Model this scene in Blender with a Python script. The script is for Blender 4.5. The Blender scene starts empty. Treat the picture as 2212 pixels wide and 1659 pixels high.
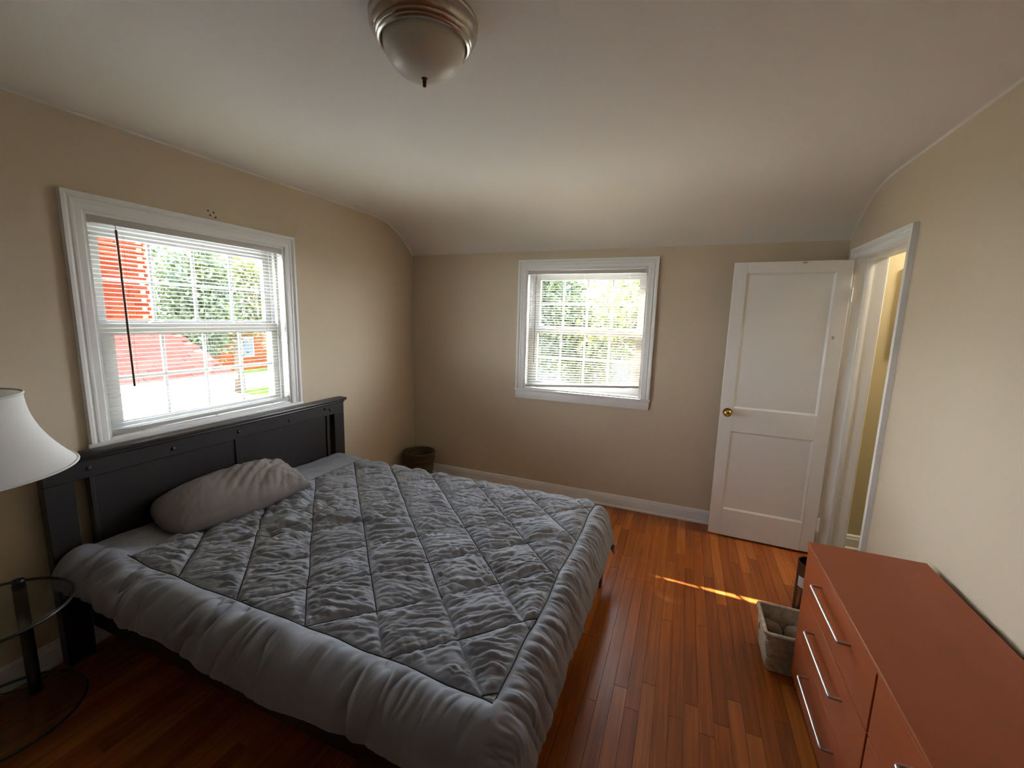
import bpy, bmesh, math, random
import numpy as np
from mathutils import Vector, Matrix
random.seed(7)
SC = bpy.context.scene
COL = SC.collection

# ------------------------------------------------------------------ camera
CAMPOS = Vector((2.5144, -3.5842, 1.593))
FW = Vector((-0.36892464, 0.91678855, -0.15294888))
RT = Vector((0.92591575, 0.37686356, 0.02557101))
UP = Vector((-0.08108407, 0.13218401, 0.98790322))
cd = bpy.data.cameras.new('camera')
cam = bpy.data.objects.new('camera', cd)
COL.objects.link(cam)
cd.sensor_fit = 'HORIZONTAL'; cd.sensor_width = 36.0
cd.lens = 919.7058 / 2212 * 36.0
cd.clip_start = 0.02; cd.clip_end = 400
m = Matrix((RT, UP, -FW)).transposed().to_4x4(); m.translation = CAMPOS
cam.matrix_world = m
SC.camera = cam

# ------------------------------------------------------------------ exposure / world / sun
vs = SC.view_settings
vs.view_transform = 'Standard'; vs.look = 'None'; vs.gamma = 1.0; vs.use_curve_mapping = False
vs.exposure = 2.75
W = bpy.data.worlds.new('world'); SC.world = W; W.use_nodes = True
nt = W.node_tree; nt.nodes.clear()
out = nt.nodes.new('ShaderNodeOutputWorld'); bg = nt.nodes.new('ShaderNodeBackground')
tc = nt.nodes.new('ShaderNodeTexCoord'); sx = nt.nodes.new('ShaderNodeSeparateXYZ'); rp = nt.nodes.new('ShaderNodeValToRGB')
rp.color_ramp.elements[0].position = 0.0; rp.color_ramp.elements[0].color = (0.93, 0.97, 1.0, 1)
rp.color_ramp.elements[1].position = 0.8; rp.color_ramp.elements[1].color = (0.62, 0.80, 1.0, 1)
nt.links.new(tc.outputs['Generated'], sx.inputs[0]); nt.links.new(sx.outputs[2], rp.inputs[0])
nt.links.new(rp.outputs[0], bg.inputs[0]); nt.links.new(bg.outputs[0], out.inputs[0])
bg.inputs[1].default_value = 5.0

SUN_DIR = Vector((1.0, -1.0, -1.064)).normalized()      # direction the light travels
sl = bpy.data.lights.new('sun', 'SUN'); sl.energy = 9.0; sl.angle = math.radians(0.6); sl.color = (1.0, 0.93, 0.80)
so = bpy.data.objects.new('sun', sl); COL.objects.link(so)
so.rotation_euler = SUN_DIR.to_track_quat('-Z', 'Y').to_euler(); so.location = (-6, 8, 9)

# ------------------------------------------------------------------ helpers
WL = {}                                     # world location of every unrotated parent
def obj(name, me, parent=None, loc=(0, 0, 0), rot=None, scale=None, kind=None):
    o = bpy.data.objects.new(name, me); COL.objects.link(o)
    loc = Vector(loc); base = WL.get(parent.name, Vector()) if parent else Vector()
    o.parent = parent; o.location = loc - base; WL[o.name] = loc
    if rot: o.rotation_euler = rot
    if scale: o.scale = scale
    if kind: o['kind'] = kind
    return o
def tag(o, label, cat, group=None):
    o['label'] = label; o['category'] = cat
    if group: o['group'] = group
    return o
def thing(name, label, cat, loc, group=None):
    return tag(obj(name, None, loc=loc), label, cat, group)
def struct(name, me=None, loc=(0, 0, 0), label=None):
    o = obj(name, me, loc=loc, kind='structure')
    if label: o['label'] = label
    return o

class MB:
    def __init__(s): s.v = []; s.f = []; s.sm = False
    def add(s, vs_, fs_):
        b = len(s.v); s.v += [tuple(map(float, p)) for p in vs_]; s.f += [tuple(b + i for i in f) for f in fs_]; return s
    def box(s, x0, x1, y0, y1, z0, z1):
        return s.add([(x0,y0,z0),(x1,y0,z0),(x1,y1,z0),(x0,y1,z0),(x0,y0,z1),(x1,y0,z1),(x1,y1,z1),(x0,y1,z1)],
                     [(0,3,2,1),(4,5,6,7),(0,1,5,4),(1,2,6,5),(2,3,7,6),(3,0,4,7)])
    def mbox(s, M, u0, u1, v0, v1, n0, n1):
        ps = [M(u, v, n) for n in (n0, n1) for (u, v) in ((u0,v0),(u1,v0),(u1,v1),(u0,v1))]
        return s.add(ps, [(0,3,2,1),(4,5,6,7),(0,1,5,4),(1,2,6,5),(2,3,7,6),(3,0,4,7)])
    def tube(s, pts, r, n=10, caps=True, closed=False):
        pts = [Vector(p) for p in pts]; rr = r if isinstance(r, (list, tuple)) else [r] * len(pts)
        rings = []; prev = None
        for i, p in enumerate(pts):
            a = pts[i - 1] if (i > 0 or closed) else p; b = pts[(i + 1) % len(pts)] if (i < len(pts) - 1 or closed) else p
            t = (b - a).normalized()
            if prev is None:
                ref = Vector((0, 0, 1)) if abs(t.z) < .9 else Vector((1, 0, 0)); nn = t.cross(ref).normalized()
            else: nn = (prev - t * prev.dot(t)).normalized()
            prev = nn; bb = t.cross(nn)
            rings.append([p + (nn * math.cos(2*math.pi*k/n) + bb * math.sin(2*math.pi*k/n)) * rr[i] for k in range(n)])
        vs_ = [q for rg in rings for q in rg]; fs_ = []
        L = len(pts); rng = L if closed else L - 1
        for i in range(rng):
            j = (i + 1) % L
            for k in range(n): fs_.append((i*n+k, i*n+(k+1)%n, j*n+(k+1)%n, j*n+k))
        if caps and not closed: fs_ += [tuple(range(n))[::-1], tuple((L-1)*n + k for k in range(n))]
        return s.add(vs_, fs_)
    def lathe(s, prof, c=(0,0,0), n=48, axis='z'):
        vs_ = []; fs_ = []
        for (r, z) in prof:
            for k in range(n):
                a = 2*math.pi*k/n; x, y = r*math.cos(a), r*math.sin(a)
                p = (x, y, z) if axis == 'z' else (x, z, y) if axis == 'y' else (z, x, y)
                vs_.append((p[0]+c[0], p[1]+c[1], p[2]+c[2]))
        for i in range(len(prof) - 1):
            for k in range(n): fs_.append((i*n+k, i*n+(k+1)%n, (i+1)*n+(k+1)%n, (i+1)*n+k))
        return s.add(vs_, fs_)
    def mesh(s, name, mat, smooth=False, bevel=0, seg=2, merge=False, recalc=True, angle=None):
        me = bpy.data.meshes.new(name); me.from_pydata(s.v, [], s.f)
        if bevel or merge or recalc:
            bm = bmesh.new(); bm.from_mesh(me)
            if merge: bmesh.ops.remove_doubles(bm, verts=bm.verts, dist=1e-5)
            if recalc: bmesh.ops.recalc_face_normals(bm, faces=bm.faces)
            if bevel:
                es = [e for e in bm.edges if len(e.link_faces) == 2 and e.calc_face_angle() > .5]
                bmesh.ops.bevel(bm, geom=es, offset=bevel, segments=seg, affect='EDGES', profile=.5, clamp_overlap=True)
            bm.to_mesh(me); bm.free()
        if smooth or bevel:
            for p in me.polygons: p.use_smooth = True
            if angle or bevel: me.set_sharp_from_angle(angle=angle or math.radians(40))
        if mat: me.materials.append(mat)
        return me
def B(x0, x1, y0, y1, z0, z1): return MB().box(x0, x1, y0, y1, z0, z1)

# ---- materials
def mat(name, col, rough=.6, metal=0., spec=.5, coat=0., bump=None, var=None, sheen=0, trans=0):
    """bump=(scale,strength[,stretch]) ; var=(scale, amount) colour variation"""
    m_ = bpy.data.materials.new(name); m_.use_nodes = True; n = m_.node_tree; b = n.nodes['Principled BSDF']
    b.inputs['Base Color'].default_value = (*col, 1); b.inputs['Roughness'].default_value = rough; b.inputs['Metallic'].default_value = metal
    b.inputs['Specular IOR Level'].default_value = spec; b.inputs['Coat Weight'].default_value = coat; b.inputs['Coat Roughness'].default_value = .15
    if sheen: b.inputs['Sheen Weight'].default_value = sheen
    if bump or var:
        g = n.nodes.new('ShaderNodeNewGeometry')
    if bump:
        t = n.nodes.new('ShaderNodeTexNoise'); t.inputs['Scale'].default_value = bump[0]; t.inputs['Detail'].default_value = 3
        src = g.outputs['Position']
        if len(bump) > 2:
            mp = n.nodes.new('ShaderNodeMapping'); mp.inputs['Scale'].default_value = bump[2]; n.links.new(src, mp.inputs[0]); src = mp.outputs[0]
        n.links.new(src, t.inputs['Vector'])
        bp = n.nodes.new('ShaderNodeBump'); bp.inputs['Strength'].default_value = bump[1]; bp.inputs['Distance'].default_value = .004
        n.links.new(t.outputs['Fac'], bp.inputs['Height']); n.links.new(bp.outputs[0], b.inputs['Normal'])
    if var:
        t = n.nodes.new('ShaderNodeTexNoise'); t.inputs['Scale'].default_value = var[0]; t.inputs['Detail'].default_value = 4
        src = g.outputs['Position']
        if len(var) > 2:
            mp = n.nodes.new('ShaderNodeMapping'); mp.inputs['Scale'].default_value = var[2]; n.links.new(src, mp.inputs[0]); src = mp.outputs[0]
        n.links.new(src, t.inputs['Vector'])
        r = n.nodes.new('ShaderNodeValToRGB'); a = var[1]
        r.color_ramp.elements[0].position = .3; r.color_ramp.elements[1].position = .7
        r.color_ramp.elements[0].color = (*[c*(1-a) for c in col], 1); r.color_ramp.elements[1].color = (*[min(1, c*(1+a)) for c in col], 1)
        n.links.new(t.outputs['Fac'], r.inputs[0]); n.links.new(r.outputs[0], b.inputs['Base Color'])
    return m_
def rand_mat(name, cols, rough=.7, grain=None, coat=0., spec=.5, bump=None, grain_amt=.35):
    """colour picked per object; grain=(sx,sy,sz) stretched noise on top"""
    m_ = bpy.data.materials.new(name); m_.use_nodes = True; n = m_.node_tree; b = n.nodes['Principled BSDF']
    b.inputs['Roughness'].default_value = rough; b.inputs['Coat Weight'].default_value = coat; b.inputs['Specular IOR Level'].default_value = spec
    b.inputs['Coat Roughness'].default_value = .12
    oi = n.nodes.new('ShaderNodeObjectInfo'); r = n.nodes.new('ShaderNodeValToRGB'); cr = r.color_ramp
    while len(cr.elements) < len(cols): cr.elements.new(.5)
    for i, c in enumerate(cols): cr.elements[i].position = i / max(1, len(cols) - 1); cr.elements[i].color = (*c, 1)
    n.links.new(oi.outputs['Random'], r.inputs[0]); colout = r.outputs[0]
    if grain:
        g = n.nodes.new('ShaderNodeNewGeometry'); mp = n.nodes.new('ShaderNodeMapping'); mp.inputs['Scale'].default_value = grain
        cb = n.nodes.new('ShaderNodeCombineXYZ'); mu = n.nodes.new('ShaderNodeMath'); mu.operation = 'MULTIPLY'; mu.inputs[1].default_value = 91.0
        n.links.new(oi.outputs['Random'], mu.inputs[0]); n.links.new(mu.outputs[0], cb.inputs[1]); n.links.new(mu.outputs[0], cb.inputs[2])
        n.links.new(cb.outputs[0], mp.inputs['Location']); n.links.new(g.outputs['Position'], mp.inputs[0])
        t = n.nodes.new('ShaderNodeTexNoise'); t.inputs['Scale'].default_value = 1.0; t.inputs['Detail'].default_value = 5; t.inputs['Distortion'].default_value = .6
        n.links.new(mp.outputs[0], t.inputs['Vector'])
        r2 = n.nodes.new('ShaderNodeValToRGB'); r2.color_ramp.elements[0].position = .35; r2.color_ramp.elements[1].position = .65
        a = grain_amt; r2.color_ramp.elements[0].color = (1-a, 1-a, 1-a, 1); r2.color_ramp.elements[1].color = (1+a*.4,)*3 + (1,)
        n.links.new(t.outputs['Fac'], r2.inputs[0])
        mx = n.nodes.new('ShaderNodeMix'); mx.data_type = 'RGBA'; mx.blend_type = 'MULTIPLY'; mx.inputs[0].default_value = 1
        n.links.new(colout, mx.inputs[6]); n.links.new(r2.outputs[0], mx.inputs[7]); colout = mx.outputs[2]
        if bump:
            bp = n.nodes.new('ShaderNodeBump'); bp.inputs['Strength'].default_value = bump; bp.inputs['Distance'].default_value = .002
            n.links.new(t.outputs['Fac'], bp.inputs['Height']); n.links.new(bp.outputs[0], b.inputs['Normal'])
    n.links.new(colout, b.inputs['Base Color'])
    return m_
def translucent(name, col, tcol, fac, rough=.5):
    m_ = bpy.data.materials.new(name); m_.use_nodes = True; n = m_.node_tree; b = n.nodes['Principled BSDF']; o_ = n.nodes['Material Output']
    b.inputs['Base Color'].default_value = (*col, 1); b.inputs['Roughness'].default_value = rough
    t = n.nodes.new('ShaderNodeBsdfTranslucent'); t.inputs[0].default_value = (*tcol, 1)
    mx = n.nodes.new('ShaderNodeMixShader'); mx.inputs[0].default_value = fac
    n.links.new(b.outputs[0], mx.inputs[1]); n.links.new(t.outputs[0], mx.inputs[2]); n.links.new(mx.outputs[0], o_.inputs[0])
    return m_
def thin_glass(name, tint=(1, 1, 1), refl=.06):
    m_ = bpy.data.materials.new(name); m_.use_nodes = True; n = m_.node_tree; n.nodes.remove(n.nodes['Principled BSDF']); o_ = n.nodes['Material Output']
    t = n.nodes.new('ShaderNodeBsdfTransparent'); t.inputs[0].default_value = (*tint, 1)
    g = n.nodes.new('ShaderNodeBsdfGlossy'); g.inputs['Roughness'].default_value = .02
    lyw = n.nodes.new('ShaderNodeLayerWeight'); lyw.inputs[0].default_value = .5
    pw = n.nodes.new('ShaderNodeMath'); pw.operation = 'POWER'; pw.inputs[1].default_value = 5.0; n.links.new(lyw.outputs['Facing'], pw.inputs[0])
    lw = n.nodes.new('ShaderNodeMath'); lw.operation = 'MULTIPLY_ADD'; lw.inputs[1].default_value = .6; lw.inputs[2].default_value = .04; n.links.new(pw.outputs[0], lw.inputs[0])
    mx = n.nodes.new('ShaderNodeMixShader'); n.links.new(lw.outputs[0], mx.inputs[0]); n.links.new(t.outputs[0], mx.inputs[1]); n.links.new(g.outputs[0], mx.inputs[2])
    n.links.new(mx.outputs[0], o_.inputs[0]); return m_

M_WALL = mat('wall_paint', (.65, .545, .40), .75, bump=(220, .08), spec=.3)
M_CEIL = mat('ceiling_paint', (.86, .82, .76), .85, bump=(160, .08), spec=.2)
M_TRIM = mat('trim_paint', (.86, .86, .85), .38, bump=(90, .08))
M_DOOR = mat('door_paint', (.84, .82, .79), .42, bump=(70, .10))
M_SASH = mat('vinyl_sash', (.42, .42, .43), .4)
M_SUB = mat('subfloor', (.035, .015, .008), .8)
M_FLOOR = rand_mat('oak_boards', [(.30, .078, .014), (.40, .105, .018), (.36, .092, .015), (.47, .135, .024), (.53, .165, .032), (.33, .085, .015), (.43, .118, .021)],
                   rough=.34, grain=(48, 2.2, 2.2), coat=.10, bump=.12, grain_amt=.28, spec=.3)
M_ESP = mat('espresso_wood', (.020, .017, .018), .35, bump=(60, .06, (1, .15, 1)), spec=.5)
M_BEDWOOD = mat('dark_red_wood', (.055, .018, .010), .4, var=(20, .3, (1, .2, 1)))
M_DUVET = mat('grey_cotton', (.275, .285, .325), .82, bump=(900, .25), var=(3, .07), sheen=.15, spec=.25)
M_THREAD = mat('dark_thread', (.030, .030, .034), .9)
M_PILLOW = mat('taupe_cotton', (.235, .205, .195), .85, bump=(800, .25), var=(5, .10), sheen=.1, spec=.2)
M_MATT = mat('mattress_ticking', (.35, .35, .36), .9)
M_SLAT = translucent('blind_vinyl', (.50, .46, .375), (.66, .53, .28), .13)
M_RAIL = mat('blind_rail_vinyl', (.55, .52, .48), .45)
M_CORD = mat('white_cord', (.7, .68, .62), .8)
M_WAND1 = mat('maroon_plastic', (.10, .018, .018), .3)
M_WAND2 = mat('black_plastic', (.02, .015, .012), .3)
M_GLASS = thin_glass('window_glass')
M_TGLASS = thin_glass('table_glass', (.86, .91, .90))
M_BRASS = mat('brass', (.62, .42, .14), .22, metal=1)
M_NICKEL = mat('brushed_nickel', (.50, .46, .41), .24, metal=1, bump=(30, .03))
M_STEEL = mat('handle_steel', (.55, .53, .52), .28, metal=1)
M_FROST = mat('frosted_glass', (.72, .68, .58), .35, spec=.5)
M_FINIAL = mat('dark_bronze', (.10, .06, .04), .35, metal=1)
M_CHERRY = mat('cherry_laminate', (.33, .076, .021), .45, spec=.3, bump=(300, .06), var=(9, .07, (1, .12, 1)))
M_EDGE_HL = mat('edge_highlight', (.42, .15, .06), .45)
M_DARK = mat('dark_gap', (.010, .006, .005), .9)
M_BLKMETAL = mat('black_metal', (.015, .015, .017), .35)
M_BASKET = mat('woven_white_cane', (.52, .45, .35), .7, bump=(60, .3), var=(40, .3))
M_BALL = mat('taupe_felt', (.25, .19, .155), .95, bump=(140, .5), var=(30, .15))
M_WICK = mat('dark_wicker', (.105, .068, .036), .7, var=(50, .35))
M_CAN = mat('dark_can', (.022, .016, .013), .4)
M_LABEL = mat('pale_label', (.55, .62, .70), .6)
M_SHADE = translucent('lamp_shade_cloth', (.74, .73, .72), (.7, .66, .58), .25, .8)
M_CERAM = mat('white_ceramic', (.55, .53, .50), .25)
M_HALLWALL = mat('hall_paint', (.60, .52, .33), .75, bump=(220, .2))
M_CHIP = mat('chipped_paint', (.46, .38, .27), .8)
M_HOLE = mat('old_screw_hole', (.05, .04, .03), .9)
M_ROSETTE = mat('antique_brass', (.30, .20, .07), .3, metal=1)

# ------------------------------------------------------------------ room shell
RW, YB, H, T = 3.482, -4.9, 2.42, .15
LW1 = dict(u0=-2.478, u1=-1.455, v0=.975, v1=2.015)     # opening, left wall (u = y)
LW2 = dict(u0=1.188, u1=2.205, v0=.972, v1=2.018)       # opening, back wall (u = x)
DO = dict(y0=-.885, y1=-.190, z=2.022)                  # doorway in right wall

fl = struct('floor', B(-.1, RW + .1, YB - .1, .1, -.06, -.014).mesh('subfloor', M_SUB))
unit = MB().box(-.5, .5, -.5, .5, -1, 0).mesh('board', M_FLOOR)
bw = .0572; ncol = int(math.ceil(RW / bw)); cnt = 0
rb = random.Random(11)
for i in range(ncol):
    x0 = i * bw; x1 = min(RW, x0 + bw); y = -.0 + rb.uniform(0, .0)
    y = 0.0; first = True
    while y > YB:
        if (x0 < 2.1 and y < -.7) or y < -2.6: ln = rb.uniform(1.2, 2.4)
        else: ln = rb.uniform(.45, 1.35)
        if first: ln *= rb.uniform(.3, 1); first = False
        y1 = max(YB, y - ln)
        if y1 - YB < .25: y1 = YB
        dz = rb.uniform(0, .0006)
        o = obj('floor_board', unit, fl, ((x0 + x1)/2, (y + y1)/2, -.0006 + dz), scale=(x1 - x0 - .0012, y - y1 - .0014, .013)); cnt += 1
        y = y1

def wall_with_hole(u0, u1, v0, v1, hole, M, n0, n1):
    b = MB(); h = hole
    b.mbox(M, u0, h['u0'], v0, v1, n0, n1); b.mbox(M, h['u1'], u1, v0, v1, n0, n1)
    b.mbox(M, h['u0'], h['u1'], v0, h['v0'], n0, n1); b.mbox(M, h['u0'], h['u1'], h['v1'], v1, n0, n1)
    return b
M1 = lambda u, v, n: (n, u, v)          # left wall: u=y, n=+x into room
M2 = lambda u, v, n: (u, -n, v)         # back wall: u=x, n=-y into room
wl = struct('wall_left', wall_with_hole(YB - T, T, -.06, 2.6, LW1, M1, -T, 0).mesh('wall', M_WALL))
wb = struct('wall_back', wall_with_hole(0, RW, -.06, 2.6, LW2, M2, -T, 0).mesh('wall', M_WALL))
b = MB()
b.box(RW, RW + T, YB - T, DO['y0'] - .02, -.06, 2.6); b.box(RW, RW + T, DO['y1'] + .02, T, -.06, 2.6); b.box(RW, RW + T, DO['y0'] - .02, DO['y1'] + .02, DO['z'] + .02, 2.6)
wr = struct('wall_right', b.mesh('wall', M_WALL))
M_WALLF = mat('darkened_unseen_wall', (.30, .25, .20), .75)  # unseen wall made darker to cut bounce light on the bed's near side
wf = struct('wall_front', B(0, RW, YB - T, YB, -.06, 2.6).mesh('wall', M_WALLF))
# ceiling: flat, sweeping down in a soft slope to the back wall, coved at the side walls
prof = [(.03, 2.135), (0, 2.166), (-.06, 2.216), (-.12, 2.262), (-.18, 2.303), (-.24, 2.338), (-.30, 2.366), (-.36, 2.387), (-.43, 2.403), (-.50, 2.413), (-.58, 2.418), (-.68, 2.42), (-1.2, 2.42), (-3., 2.42), (YB - .05, 2.42)]
xs = [-.03, 0., .004, .012, .024, .04, .06, .085, .12, .6, 1.2, 1.74, 2.3, 2.9, RW-.12, RW-.085, RW-.06, RW-.04, RW-.024, RW-.012, RW-.004, RW, RW+.03]
def cove(x):
    u = min(x, RW - x); r = .008
    if u <= 0: return r
    return 0 if u >= r else r - math.sqrt(max(0, r*r - (r - u)**2))
b = MB(); nx = len(xs)
for (y, z) in prof:
    for x in xs: b.v.append((x, y, z - cove(x)))
for j in range(len(prof) - 1):
    for i in range(nx - 1): b.f.append((j*nx+i, j*nx+i+1, (j+1)*nx+i+1, (j+1)*nx+i))
ceil = struct('ceiling', b.mesh('ceiling', M_CEIL, smooth=True, recalc=False))
# slab above so that no daylight leaks in
roof = struct('roof_slab', B(-T, RW + T, YB - T, T, 2.6, 2.72).mesh('slab', M_CEIL))

# baseboards: profile swept along a wall
def baseboard(name, P0, P1, N):
    P0 = Vector(P0); P1 = Vector(P1); N = Vector(N)
    pr = [(0, 0), (.022, 0), (.022, .012), (.015, .020), (.015, .080), (.011, .090), (.011, .098), (.006, .108), (0, .110)]
    vs_ = [P + N * a + Vector((0, 0, z)) for P in (P0, P1) for a, z in pr]; k = len(pr)
    fs_ = [(i, i+1, k+i+1, k+i) for i in range(k - 1)] + [tuple(range(k)), tuple(range(2*k - 1, k - 1, -1))]
    o = struct(name, MB().add(vs_, fs_).mesh(name, M_TRIM))
    return o
baseboard('baseboard_left', (0, YB, 0), (0, 0, 0), (1, 0, 0))
baseboard('baseboard_back', (.022, 0, 0), (RW, 0, 0), (0, -1, 0))
baseboard('baseboard_right', (RW, YB, 0), (RW, DO['y0'] - .066, 0), (-1, 0, 0))
baseboard('baseboard_front', (0.022, YB, 0), (RW - .022, YB, 0), (0, 1, 0))
b = MB()
for (y, z) in ((-1.925, 2.140), (-1.895, 2.136), (-1.915, 2.118), (-1.885, 2.112)):
    h = obj('screw_hole', MB().lathe([(.0001, .001), (.0045, .0012), (.005, 0)], n=8, axis='x').mesh('hole', M_HOLE), wl, (0, y, z))

# ------------------------------------------------------------------ casings, windows
CAS = [(0, 0), (0, .010), (.006, .014), (.030, .015), (.036, .019), (.044, .019), (.050, .014), (.056, .020), (.062, .024), (.074, .024), (.076, 0)]
def casing_piece(M, p_of, mt=M_TRIM):
    """p_of(w) -> (start(u,v), end(u,v)) for every profile offset w"""
    k = len(CAS); vs_ = []
    for e in (0, 1):
        for w, n in CAS:
            u, v = p_of(w)[e]; vs_.append(M(u, v, n))
    fs_ = [(i, (i+1) % k, k + (i+1) % k, k + i) for i in range(k)] + [tuple(range(k)), tuple(range(2*k-1, k-1, -1))]
    return MB().add(vs_, fs_).mesh('casing', mt)

def window(name, M, o, label):
    u0, u1, v0, v1 = o['u0'], o['u1'], o['v0'], o['v1']
    base = M((u0+u1)/2, v0, 0)
    w = struct(name, None, base, label)
    P = lambda n_, me, par=w: obj(n_, me, par)
    P('casing_head', casing_piece(M, lambda q: ((u0-q, v1+q), (u1+q, v1+q))))
    P('casing_side', casing_piece(M, lambda q: ((u0-q, v0-.006), (u0-q, v1+q))))
    P('casing_side', casing_piece(M, lambda q: ((u1+q, v0-.006), (u1+q, v1+q))))
    st = MB().mbox(M, u0-.085, u1+.085, v0-.028, v0-.006, 0, .022).mesh('stool', M_TRIM, bevel=.006); P('stool', st)
    ap = MB().mbox(M, u0-.076, u1+.076, v0-.095, v0-.028, 0, .016).mesh('apron', M_TRIM, bevel=.005); P('apron', ap)
    b = MB().mbox(M, u0-.001, u0+.012, v0, v1, -T-.02, .004); P('jamb_liner', b.mesh('jamb', M_TRIM))
    b = MB().mbox(M, u1-.012, u1+.001, v0, v1, -T-.02, .004); P('jamb_liner', b.mesh('jamb', M_TRIM))
    P('head_jamb', MB().mbox(M, u0+.012, u1-.012, v1-.012, v1+.001, -T-.02, .004).mesh('jamb', M_TRIM))
    P('sill', MB().mbox(M, u0+.0, u1-.0, v0-.01, v0+.006, -T-.05, .004).mesh('sill', M_TRIM))
    # tracks on the side jambs
    for uu in (u0 + .012, u1 - .012):
        d = .018 if uu < (u0+u1)/2 else -.018
        b = MB(); b.mbox(M, uu, uu + d, v0+.006, v1-.012, -.148, -.142); b.mbox(M, uu, uu + d, v0+.006, v1-.012, -.102, -.096); b.mbox(M, uu, uu + d, v0+.006, v1-.012, -.056, -.050)
        P('sash_track', b.mesh('track', M_SASH))
    def sash(nm, a0, a1, va, vb, n0, n1, gu0, gu1, gv0, gv1):
        b = MB(); b.mbox(M, a0, gu0, va, vb, n0, n1); b.mbox(M, gu1, a1, va, vb, n0, n1)
        b.mbox(M, gu0, gu1, va, gv0, n0, n1); b.mbox(M, gu0, gu1, gv1, vb, n0, n1)
        s = P(nm, b.mesh('sash', M_SASH))
        nmid = (n0+n1)/2; cw = (gu1-gu0)/4; rh = (gv1-gv0)/2
        for k in range(1, 4): P('muntin', MB().mbox(M, gu0+k*cw-.008, gu0+k*cw+.008, gv0, gv1, nmid-.009, nmid+.007).mesh('muntin', M_SASH, bevel=.003, seg=1), s)
        P('muntin', MB().mbox(M, gu0, gu1, gv0+rh-.008, gv0+rh+.008, nmid-.008, nmid+.006).mesh('muntin', M_SASH, bevel=.003, seg=1), s)
        for k in range(4):
            for j in range(2):
                P('pane', MB().add([M(gu0+k*cw, gv0+j*rh, nmid), M(gu0+(k+1)*cw, gv0+j*rh, nmid), M(gu0+(k+1)*cw, gv0+(j+1)*rh, nmid), M(gu0+k*cw, gv0+(j+1)*rh, nmid)], [(0,1,2,3)]).mesh('pane', M_GLASS, recalc=False), s)
        return s
    gu0, gu1 = u0 + .094, u1 - .074
    sash('upper_sash', u0+.030, u1-.030, 1.487, v1-.012, -.138, -.106, gu0, gu1, 1.530, 1.930)
    ls = sash('lower_sash', u0+.030, u1-.030, v0+.006, 1.517, -.092, -.060, gu0, gu1, 1.035, 1.462)
    for f in (.28, .72):
        uu = u0 + (u1-u0)*f
        P('sash_lock', MB().mbox(M, uu-.03, uu+.03, 1.517, 1.527, -.088, -.068).mesh('lock', M_SASH, bevel=.004), ls)
    return w
window('window_1', M1, LW1, 'white framed double-hung window behind the headboard')
window('window_2', M2, LW2, 'white framed double-hung window in the back wall')

def blind(label, M, o, tilt, n_c, zb_l, zb_r, wand_u, wand_top, wand_bot, wmat, wr, rotz):
    u0, u1 = o['u0'] + .014, o['u1'] - .014; v1 = 2.003; L = u1 - u0
    base = M((u0+u1)/2, zb_l, n_c)
    t = thing('mini_blind', label, 'blind', base)
    P = lambda n_, me, par=t: obj(n_, me, par)
    P('head_rail', MB().mbox(M, u0, u1, 1.972, v1, n_c-.014, n_c+.014).mesh('rail', M_RAIL, bevel=.003))
    for uu in (u0 + .006, u1 - .006):
        P('bracket', MB().mbox(M, uu-.008, uu+.008, 1.969, v1+.004, n_c-.017, n_c+.0165).mesh('bracket', M_RAIL, bevel=.002))
    # slat mesh, length along local x, curved across local y
    b = MB(); k = 5
    for e in (-.5, .5):
        for i in range(k):
            a = -1 + 2*i/(k-1); b.v.append((e*(L-.004), a*.0125, .0016*(1-a*a)))
    for i in range(k-1): b.f.append((i, i+1, k+i+1, k+i))
    sm = b.mesh('slat', M_SLAT, smooth=True, recalc=False)
    n = 46; z0 = (zb_l+zb_r)/2 + .030; zt = 1.955
    for i in range(n):
        f = i/(n-1); z = zt + (z0-zt)*f
        roll = math.atan2(zb_r - zb_l, L) * max(0, (f - .80)/.20)
        p = M((u0+u1)/2, z, n_c)
        s = obj('slat', sm, t, p)
        # local y+ -> outward ; tilt raises the outer edge ; roll follows the hanging cords
        R_ = Matrix.Rotation(rotz, 3, 'Z') @ Matrix.Rotation(-roll if rotz == 0 else -roll, 3, 'Y') @ Matrix.Rotation(tilt + random.uniform(-.008, .008), 3, 'X')
        s.rotation_euler = R_.to_euler()
    b = MB(); h = .020
    A = [M(u0, zb_l, n_c-.012), M(u1, zb_r, n_c-.012), M(u1, zb_r+h, n_c-.012), M(u0, zb_l+h, n_c-.012)]
    C = [M(u0, zb_l, n_c+.012), M(u1, zb_r, n_c+.012), M(u1, zb_r+h, n_c+.012), M(u0, zb_l+h, n_c+.012)]
    b.add(A + C, [(0,3,2,1),(4,5,6,7),(0,1,5,4),(1,2,6,5),(2,3,7,6),(3,0,4,7)])
    br = P('bottom_rail', b.mesh('rail', M_RAIL, bevel=.003))
    for f in (.13, .5, .87):
        uu = u0 + L*f; zb = zb_l + (zb_r-zb_l)*f
        for dn in (-.0135, .0135):
            P('ladder_cord', MB().tube([M(uu, 1.972, n_c+dn), M(uu, zb+.015, n_c+dn)], .0007, 4).mesh('cord', M_CORD))
        P('cord_button', MB().mbox(M, uu-.008, uu+.008, zb-.002, zb+.009, n_c+.0115, n_c+.0145).mesh('button', M_RAIL, bevel=.001, seg=1), br)
    wd = P('tilt_wand', MB().tube([M(wand_u, wand_top, n_c+.020), M(wand_u+.004, wand_bot, n_c+.024)], wr, 8).mesh('wand', wmat))
    P('wand_hook', MB().tube([M(wand_u, 1.975, n_c+.016), M(wand_u, wand_top+.008, n_c+.021), M(wand_u, wand_top-.004, n_c+.020)], .0018, 6).mesh('hook', M_RAIL), wd)
    return t
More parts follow.
